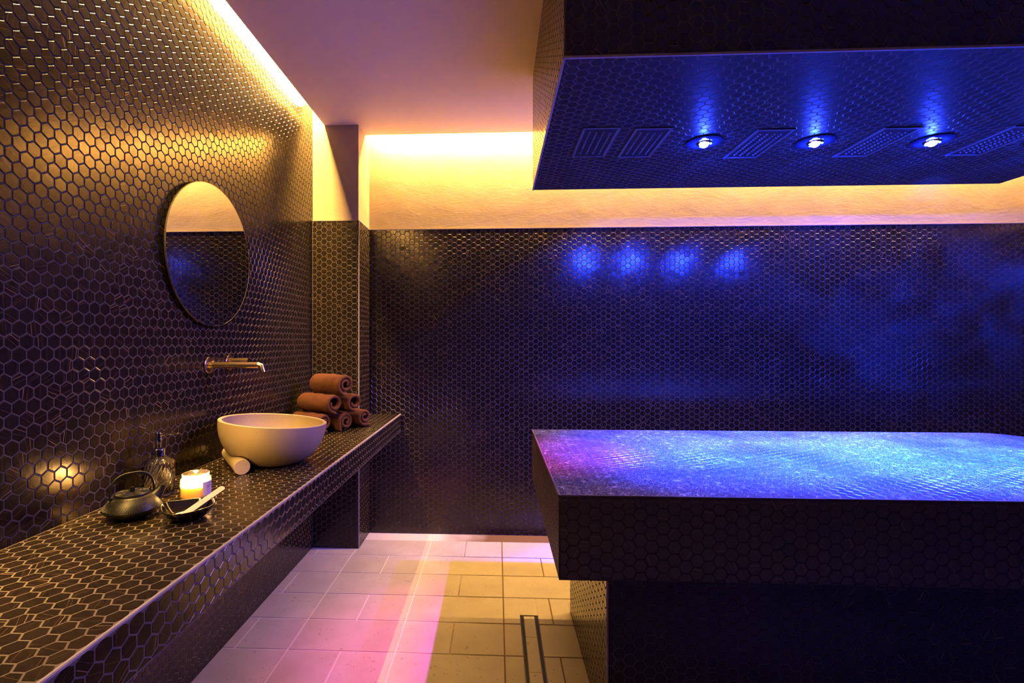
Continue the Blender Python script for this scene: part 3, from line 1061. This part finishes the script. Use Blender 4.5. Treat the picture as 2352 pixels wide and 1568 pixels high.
def towel(loc, rz, label, R=0.061, L=0.25, turns=1.6, end=-90, tail=0.03, r0=0.012, sq=1.0, seed=0, th0=0.0102):
    """spiral roll lying along local X; end faces at x = 0 and x = -L; loc is the floor point under the visible end"""
    t = empty('rolled_towel', loc, label, 'towel', 'rolled brown towels stacked by the column', rz)
    n = int(turns * 32)
    cen = []
    a_end = math.radians(end)
    for k in range(n + 1):
        s = k / n
        a = a_end - 2 * math.pi * turns * (1 - s)
        r = r0 + (R - th0 - r0) * s
        cen.append((r * math.cos(a), r * math.sin(a) * sq, a))
    for k in range(1, 7):
        q = tail * k / 6
        y, z, a = cen[n]
        cen.append((y - math.sin(a_end) * q, z + math.cos(a_end) * q, a_end))
    xs = [0.0, -0.004, -0.010, -0.018] + [-0.018 - (L - 0.036) * k / 22 for k in range(1, 22)] + [-L + 0.018, -L + 0.010, -L + 0.004, -L]
    shr = {0: 0.45, 1: 0.78, 2: 0.94}
    V, F = [], []
    m = len(cen)
    minz = 1e9
    for xi, x in enumerate(xs):
        f = shr.get(min(xi, len(xs) - 1 - xi), 1.0)
        o_, i_ = [], []
        for k, (y, z, a) in enumerate(cen):
            e = th0 * f
            if k in (0, m - 1): e *= 0.35
            elif k in (1, m - 2): e *= 0.8
            for lst, sg in ((o_, 1), (i_, -1)):
                p = Vector((x, y + sg * e * math.cos(a), z + sg * e * math.sin(a)))
                nz = noise.noise(p * 70 + Vector((seed * 9.1, 0, 0))) * 0.0022 + noise.noise(p * 16 + Vector((seed * 3.7, 0, 0))) * 0.0050
                d = Vector((0, math.cos(a), math.sin(a)))
                lst.append(p + d * nz * (1 if sg > 0 else 0.6))
        ring = o_ + i_[::-1]
        minz = min(minz, min(p.z for p in ring))
        V += ring
    w_ = 2 * m
    for xi in range(len(xs) - 1):
        for k in range(w_):
            k2 = (k + 1) % w_
            F.append((xi * w_ + k, xi * w_ + k2, (xi + 1) * w_ + k2, (xi + 1) * w_ + k))
    for base in (0, (len(xs) - 1) * w_):
        for k in range(m - 1):
            a, b_, c, d = base + k, base + k + 1, base + w_ - 2 - k, base + w_ - 1 - k
            F.append((a, d, c, b_) if base == 0 else (a, b_, c, d))
    V = [(p.x, p.y, p.z - minz) for p in V]
    bm = bmesh.new()
    vs = [bm.verts.new(v) for v in V]
    for f in F:
        bm.faces.new([vs[i] for i in f])
    bm_obj('terry_roll', bm, M_TOWEL, t, keep=False, smooth=True)
    return t


AXT = math.atan2(-0.52, 0.85)
towel((0.257, 2.550, ZK), AXT, 'rolled brown towel at the bottom of the pile, half hidden behind the basin', turns=1.7, end=-95, tail=0.02, seed=1, R=0.055, L=0.24)
towel((0.338, 2.660, ZK), AXT, 'middle rolled brown towel in the bottom row of the pile', turns=1.75, end=-168, tail=0.043, seed=2, R=0.054, L=0.25)
towel((0.412, 2.772, ZK), AXT, 'rolled brown towel at the right end of the bottom row', turns=1.6, end=-92, tail=0.046, seed=3, R=0.056, L=0.26, sq=0.95)
towel((0.300, 2.585, ZK + 0.097), AXT + 0.03, 'left rolled brown towel in the middle row of the pile', turns=1.25, end=-112, tail=0.034, seed=4, R=0.058, L=0.255, r0=0.024, sq=0.93)
towel((0.378, 2.694, ZK + 0.095), AXT, 'right rolled brown towel in the middle row of the pile', turns=1.2, end=-108, tail=0.018, seed=5, R=0.059, L=0.25, r0=0.024, sq=0.92)
towel((0.347, 2.632, ZK + 0.191), AXT - 0.02, 'single rolled brown towel on top of the pile', turns=1.75, end=-135, tail=0.038, seed=6, R=0.060, L=0.255, r0=0.013)

# ------------------------------------------------------------------ teapot
M_IRON = plain('black_cast_iron', (0.0045, 0.0042, 0.0042), 0.42, 0.0, Specular_IOR_Level=0.35)
pot = empty('teapot', (0.150, 1.318, ZK), 'small black cast iron teapot with a hoop handle and dimpled body', 'teapot')
pot.rotation_euler = (0, 0, math.radians(52))      # local +X points to the spout
lathe('body', [(0.0, 0.0), (0.036, 0.0), (0.044, 0.003), (0.060, 0.016), (0.0695, 0.025), (0.0708, 0.0285), (0.0695, 0.032), (0.058, 0.0495), (0.046, 0.0605), (0.043, 0.063), (0.043, 0.0655), (0.0, 0.0655)], M_IRON, pot, n=72)
lid = lathe('lid', [(0.0405, 0.0655), (0.0415, 0.067), (0.0405, 0.0695), (0.024, 0.0712), (0.0, 0.0718)], M_IRON, pot, n=60)


def nubs(rings, hgt, name, parent, petal=False):
    V, F = [], []
    for r, z, cnt, sl, off in rings:
        for k in range(cnt):
            a = 2 * math.pi * (k + off) / cnt
            wd = math.pi * r / cnt * 0.92
            ct, st = math.cos(a), math.sin(a)
            rad, tan = Vector((ct, st, 0)), Vector((-st, ct, 0))
            dn = (rad * math.cos(sl) + Vector((0, 0, -math.sin(sl)))).normalized()
            up = tan.cross(dn) * -1
            if up.z < 0: up = -up
            c = rad * r + Vector((0, 0, z))
            lw = wd * (1.5 if petal else 1.0)
            b0 = len(V)
            V += [c + dn * lw - up * 0.0006, c + tan * wd - up * 0.0006, c - dn * lw - up * 0.0006, c - tan * wd - up * 0.0006, c + up * hgt]
            F += [(b0, b0 + 1, b0 + 4), (b0 + 1, b0 + 2, b0 + 4), (b0 + 2, b0 + 3, b0 + 4), (b0 + 3, b0, b0 + 4)]
    o = mesh_obj(name, V, F, M_IRON, parent, keep=False)
    o['kind'] = 'stuff'
    return o


rings = []
for k in range(14):
    t = k / 13
    r = 0.0690 - t * 0.0215
    z = 0.0328 + t * 0.0265 + 0.0012 * math.sin(math.pi * t)
    rings.append((r, z, 84, 0.90, 0.5 * (k % 2)))
nubs(rings, 0.0015, 'dimples', pot)
o = nubs([(0.038, 0.0699, 44, 0.1, 0), (0.0335, 0.0705, 44, 0.1, 0.5), (0.029, 0.0709, 40, 0.1, 0), (0.0215, 0.0716, 30, 0.1, 0), (0.0165, 0.0717, 26, 0.1, 0.5)], 0.0018, 'petal_relief', lid, petal=True)
bm = bmesh.new()
bm_box(bm, (-0.0052, -0.0052, 0.071), (0.0052, 0.0052, 0.0845), 0.001)
bm_obj('knob', bm, M_IRON, lid, keep=False)
bm = bmesh.new()
tube(bm, [(0.050, 0, 0.042), (0.061, 0, 0.052), (0.0685, 0, 0.0625), (0.0745, 0, 0.0740)], [0.0205, 0.0165, 0.0122, 0.0118], n=20, cap=False)
tube(bm, [(0.0745, 0, 0.0740), (0.0741, 0, 0.0732), (0.070, 0, 0.066)], [0.0118, 0.0094, 0.007], n=20)
bm_obj('spout', bm, M_IRON, pot, keep=False, smooth=True, angle=50)
bm = bmesh.new()
pts = []
for k in range(25):
    a = math.pi * k / 24
    pts.append((0.0525 * math.copysign(abs(math.cos(a)) ** 0.72, math.cos(a)), 0, 0.066 + 0.0575 * math.sin(a) ** 0.80))
pts = [(0.0505, 0, 0.057)] + pts + [(-0.0505, 0, 0.057)]
tube(bm, pts, [0.0026] * 3 + [0.0032] * (len(pts) - 6) + [0.0026] * 3, n=12)
bm_obj('handle', bm, M_IRON, pot, keep=False, smooth=True, angle=50)
for sx in (-1, 1):
    bm = bmesh.new()
    tube(bm, [(sx * 0.0505, -0.006, 0.0605), (sx * 0.0505, 0.006, 0.0605)], 0.0048, n=14)
    bm_obj('handle_lug', bm, M_IRON, pot, keep=False, smooth=True, angle=50)

# ------------------------------------------------------------------ soap dispenser
def glass_mat(name, color, rough=0.02, ior=1.46):
    m, nt, b = new_mat(name)
    b.inputs['Base Color'].default_value = (*color, 1)
    b.inputs['Roughness'].default_value = rough
    b.inputs['IOR'].default_value = ior
    b.inputs['Transmission Weight'].default_value = 1.0
    return m


M_GLASS = glass_mat('clear_ribbed_glass', (0.96, 0.95, 0.95))
disp = empty('soap_dispenser', (0.086, 1.512, ZK), 'clear swirl-ribbed glass soap dispenser with a chrome pump', 'soap dispenser')


def rib(t, r, z):
    if z < 0.004 or r < 0.018: return r
    amp = 0.0013 * min(1.0, (z - 0.004) / 0.01)
    if z > 0.1: amp *= max(0.2, (r - 0.012) / 0.033)
    return r + amp * math.cos(26 * (t - z * 9.0))


pr = [(0.0, 0.0), (0.040, 0.0), (0.0440, 0.003)] + [(0.0452, 0.006 + 0.096 * k / 18) for k in range(19)] + \
     [(0.0446, 0.1050), (0.0425, 0.1075), (0.036, 0.1115), (0.028, 0.1165), (0.019, 0.1220), (0.0165, 0.124)] + \
     [(0.0140, 0.124), (0.0150, 0.1195), (0.026, 0.1125), (0.035, 0.107), (0.0395, 0.103), (0.0405, 0.098), (0.0405, 0.012), (0.038, 0.009), (0.0, 0.009)]
V, F = lathe_data(pr, 208, lambda t, r, z: rib(t, r, z) if r > 0.0415 or (z > 0.1 and z < 0.123) else r)
bm = bmesh.new()
vs = [bm.verts.new(v) for v in V]
for f in F: bm.faces.new([vs[i] for i in f])
bm_obj('bottle', bm, M_GLASS, disp, keep=False, smooth=True)
lathe('collar', [(0.0, 0.124), (0.0180, 0.124), (0.0180, 0.1235), (0.0190, 0.1235), (0.0190, 0.1475), (0.0180, 0.1490), (0.0, 0.1490)], M_CHROME, disp, n=40)
lathe('pump_stem', [(0.0068, 0.149), (0.0068, 0.166), (0.0, 0.166)], M_CHROME, disp, n=24)
lathe('pump_head', [(0.0, 0.164), (0.0088, 0.164), (0.0092, 0.1665), (0.0092, 0.1985), (0.0084, 0.2000), (0.0, 0.2000)], M_CHROME, disp, n=28)
bm = bmesh.new()
tube(bm, [(0.006, 0.0, 0.192), (0.036, 0.004, 0.1955), (0.060, 0.0065, 0.1965)], [0.0046, 0.0034, 0.0026], n=14)
bm_obj('pump_nozzle', bm, M_CHROME, disp, keep=False, smooth=True, angle=40)
bm = bmesh.new()
tube(bm, [(0, 0, 0.124), (0.004, 0.002, 0.07), (0.010, 0.004, 0.014)], 0.0022, n=10)
bm_obj('dip_tube', bm, plain('clear_plastic', (0.7, 0.7, 0.72), 0.3), disp, keep=False, smooth=True)

# ------------------------------------------------------------------ candle in a jar
def frosted():
    m = bpy.data.materials.new('candle_jar_glass')
    m.use_nodes = True
    nt = m.node_tree
    nt.nodes.clear()
    tr = N(nt, 'ShaderNodeBsdfTransparent')
    tl_ = N(nt, 'ShaderNodeBsdfTranslucent')
    tl_.inputs[0].default_value = (0.95, 0.86, 0.70, 1)
    gl = N(nt, 'ShaderNodeBsdfGlossy')
    gl.inputs['Roughness'].default_value = 0.08
    m1 = N(nt, 'ShaderNodeMixShader', i_0=0.26)
    m2 = N(nt, 'ShaderNodeMixShader', i_0=0.06)
    o_ = N(nt, 'ShaderNodeOutputMaterial')
    nt.links.new(tr.outputs[0], m1.inputs[1])
    nt.links.new(tl_.outputs[0], m1.inputs[2])
    nt.links.new(m1.outputs[0], m2.inputs[1])
    nt.links.new(gl.outputs[0], m2.inputs[2])
    nt.links.new(m2.outputs[0], o_.inputs[0])
    return m


M_WAX = plain('candle_wax', (0.95, 0.70, 0.22), 0.5)
bw = M_WAX.node_tree.nodes['Principled BSDF']
bw.inputs['Subsurface Weight'].default_value = 1.0
bw.inputs['Subsurface Radius'].default_value = (1.0, 0.55, 0.12)
bw.inputs['Subsurface Scale'].default_value = 0.06
cand = empty('jar_candle', (0.219, 1.497, ZK), 'lit candle glowing yellow in a short glass jar', 'candle')
lathe('jar', [(0.0, 0.0), (0.040, 0.0), (0.0428, 0.003), (0.0430, 0.056), (0.0415, 0.0615), (0.0375, 0.0650), (0.0372, 0.0705), (0.0385, 0.0720), (0.0385, 0.0765), (0.0375, 0.0772),
               (0.0362, 0.0765), (0.0355, 0.0660), (0.0395, 0.0600), (0.0410, 0.055), (0.0410, 0.004), (0.0, 0.004)], frosted(), cand, n=56)
wax = lathe('wax', [(0.0, 0.0045), (0.0400, 0.0045), (0.0404, 0.006), (0.0404, 0.0375), (0.039, 0.0382), (0.020, 0.0372), (0.0, 0.0368)], M_WAX, cand, n=48)
bm = bmesh.new()
tube(bm, [(0, 0, 0.0365), (0.0004, 0, 0.043), (0.0012, 0, 0.047)], 0.0009, n=8)
bm_obj('wick', bm, M_BLACK, wax, keep=False)
M_FLAME = emission('candle_flame', (1.0, 0.55, 0.16), 260.0)
lathe('flame', [(0.0, 0.0445), (0.0022, 0.0475), (0.0032, 0.0515), (0.0026, 0.0570), (0.0012, 0.0625), (0.0, 0.0665)], M_FLAME, cand, n=16)
ld = bpy.data.lights.new('flame_light', 'POINT')
ld.energy = P_CANDLE
ld.color = (1.0, 0.52, 0.15)
ld.shadow_soft_size = 0.006
lo_ = bpy.data.objects.new('flame_light', ld)
lo_.location = (0, 0, 0.072)
lo_.parent = cand
COL.objects.link(lo_)
# paper label wrapped on the side towards the room
M_LABEL = plain('paper_label', (0.72, 0.60, 0.54), 0.8)
V, F = [], []
a0, a1 = math.radians(-32), math.radians(40)
for k in range(13):
    a = a0 + (a1 - a0) * k / 12
    for z in (0.010, 0.052):
        V.append((0.0434 * math.cos(a), 0.0434 * math.sin(a), z))
for k in range(12):
    F.append((2 * k, 2 * k + 2, 2 * k + 3, 2 * k + 1))
lbl = mesh_obj('paper_label', V, F, M_LABEL, cand, keep=False, smooth=True)
M_INK = plain('label_ink', (0.10, 0.06, 0.05), 0.8)
V, F = [], []
for (z, s0, s1) in ((0.0455, -4, 16), (0.0385, -14, 22), (0.0365, -14, 18), (0.0335, -14, 24)):
    b0 = len(V)
    for k in range(6):
        a = math.radians(s0 + (s1 - s0) * k / 5)
        V += [(0.0436 * math.cos(a), 0.0436 * math.sin(a), z), (0.0436 * math.cos(a), 0.0436 * math.sin(a), z + 0.0007)]
    for k in range(5):
        F.append((b0 + 2 * k, b0 + 2 * k + 2, b0 + 2 * k + 3, b0 + 2 * k + 1))
mesh_obj('label_print', V, F, M_INK, lbl, keep=False)

# ------------------------------------------------------------------ dish and spatula
M_GLAZE = plain('black_glaze', (0.006, 0.005, 0.0045), 0.11, 0.0)
dish = empty('dish', (0.312, 1.316, ZK), 'small square black glazed dish with rounded corners in front of the candle', 'dish')
dish.rotation_euler = (0, 0, math.radians(38))


def sq_r(t, r, z):
    e = 3.2
    k = (abs(math.cos(t)) ** e + abs(math.sin(t)) ** e) ** (-1 / e)
    return r * (1 + (k - 1) * min(1.0, z / 0.02 + 0.35))


V, F = lathe_data([(0.0, 0.0), (0.026, 0.0), (0.030, 0.002), (0.042, 0.013), (0.052, 0.027), (0.0565, 0.037), (0.0563, 0.0382), (0.0550, 0.0382), (0.0540, 0.037),
                   (0.0495, 0.0275), (0.0395, 0.0145), (0.029, 0.0052), (0.0, 0.0042)], 80, sq_r)
V = [(x * 1.15, y * 1.15, z + (0.0035 * math.cos(2 * math.atan2(y, x) + 0.6) * (z / 0.037) ** 2 if z > 0.02 else 0)) for x, y, z in V]
mesh_obj('dish_body', V, F, M_GLAZE, dish, keep=False, smooth=True)

M_WOOD = stone_material('pale_birch', (0.46, 0.34, 0.23), (0.54, 0.41, 0.29), scale=30.0, rough=0.6, bump=0.05)
spat = empty('spatula', (0.322, 1.300, ZK + 0.02), 'pale wooden spatula stick leaning in the black dish', 'spatula')
A = Vector((0.319, 1.274, ZK + 0.0190))
B = Vector((0.3446, 1.4360, ZK + 0.0515))
L_ = (B - A).length
d_ = (B - A).normalized()
side = d_.cross(Vector((0, 0, 1))).normalized()
nrm_ = side.cross(d_).normalized()
# turn the flat of the stick towards the viewer
side = (side * math.cos(0.55) - nrm_ * math.sin(0.55)).normalized()
nrm_ = side.cross(d_).normalized()
outl = []
hw = 0.0078
for k in range(9):
    a = -math.pi / 2 + math.pi * k / 8
    outl.append((L_ - hw + hw * math.cos(a), hw * math.sin(a)))
for k in range(9):
    a = math.pi / 2 + math.pi * k / 8
    outl.append((hw + hw * math.cos(a), hw * math.sin(a)))
V = []
for s in (-0.0009, 0.0009):
    for (u, v) in outl:
        V.append(A + d_ * u + side * v + nrm_ * s - Vector(spat.location))
n = len(outl)
F = [tuple(range(n - 1, -1, -1)), tuple(range(n, 2 * n))] + [(k, (k + 1) % n, n + (k + 1) % n, n + k) for k in range(n)]
mesh_obj('stick', V, F, M_WOOD, spat, keep=False)

# ------------------------------------------------------------------ steam drifting off the table
sm_ = bpy.data.materials.new('steam')
sm_.use_nodes = True
nt = sm_.node_tree
nt.nodes.clear()
tc0 = N(nt, 'ShaderNodeTexCoord')
nz = N(nt, 'ShaderNodeTexNoise', i_Scale=2.6, i_Detail=4.0, i_Roughness=0.6, i_Distortion=0.8)
nt.links.new(tc0.outputs['Object'], nz.inputs['Vector'])
mr = N(nt, 'ShaderNodeMapRange', i_1=0.50, i_2=0.78, i_3=0.0, i_4=1.0)
nt.links.new(nz.outputs[0], mr.inputs[0])
# fade out towards the edge of the cloud
gr = N(nt, 'ShaderNodeTexGradient', gradient_type='SPHERICAL')
nt.links.new(tc0.outputs['Object'], gr.inputs[0])
mu = N(nt, 'ShaderNodeMath', operation='MULTIPLY')
nt.links.new(mr.outputs[0], mu.inputs[0])
nt.links.new(gr.outputs[1], mu.inputs[1])
m3 = N(nt, 'ShaderNodeMath', operation='MULTIPLY', i_1=0.022)
nt.links.new(mu.outputs[0], m3.inputs[0])
vs_ = N(nt, 'ShaderNodeVolumeScatter')
vs_.inputs['Color'].default_value = (0.9, 0.95, 1, 1)
nt.links.new(m3.outputs[0], vs_.inputs['Density'])
oo = N(nt, 'ShaderNodeOutputMaterial')
nt.links.new(vs_.outputs[0], oo.inputs['Volume'])
bm = bmesh.new()
bmesh.ops.create_icosphere(bm, subdivisions=3, radius=1.0)
st = bm_obj('steam', bm, sm_, None)
st.location = (2.85, 2.05, 1.44)
st.scale = (0.75, 0.42, 0.56)
tag(st, 'faint bluish steam rising off the wet table top', 'steam', kind='stuff')
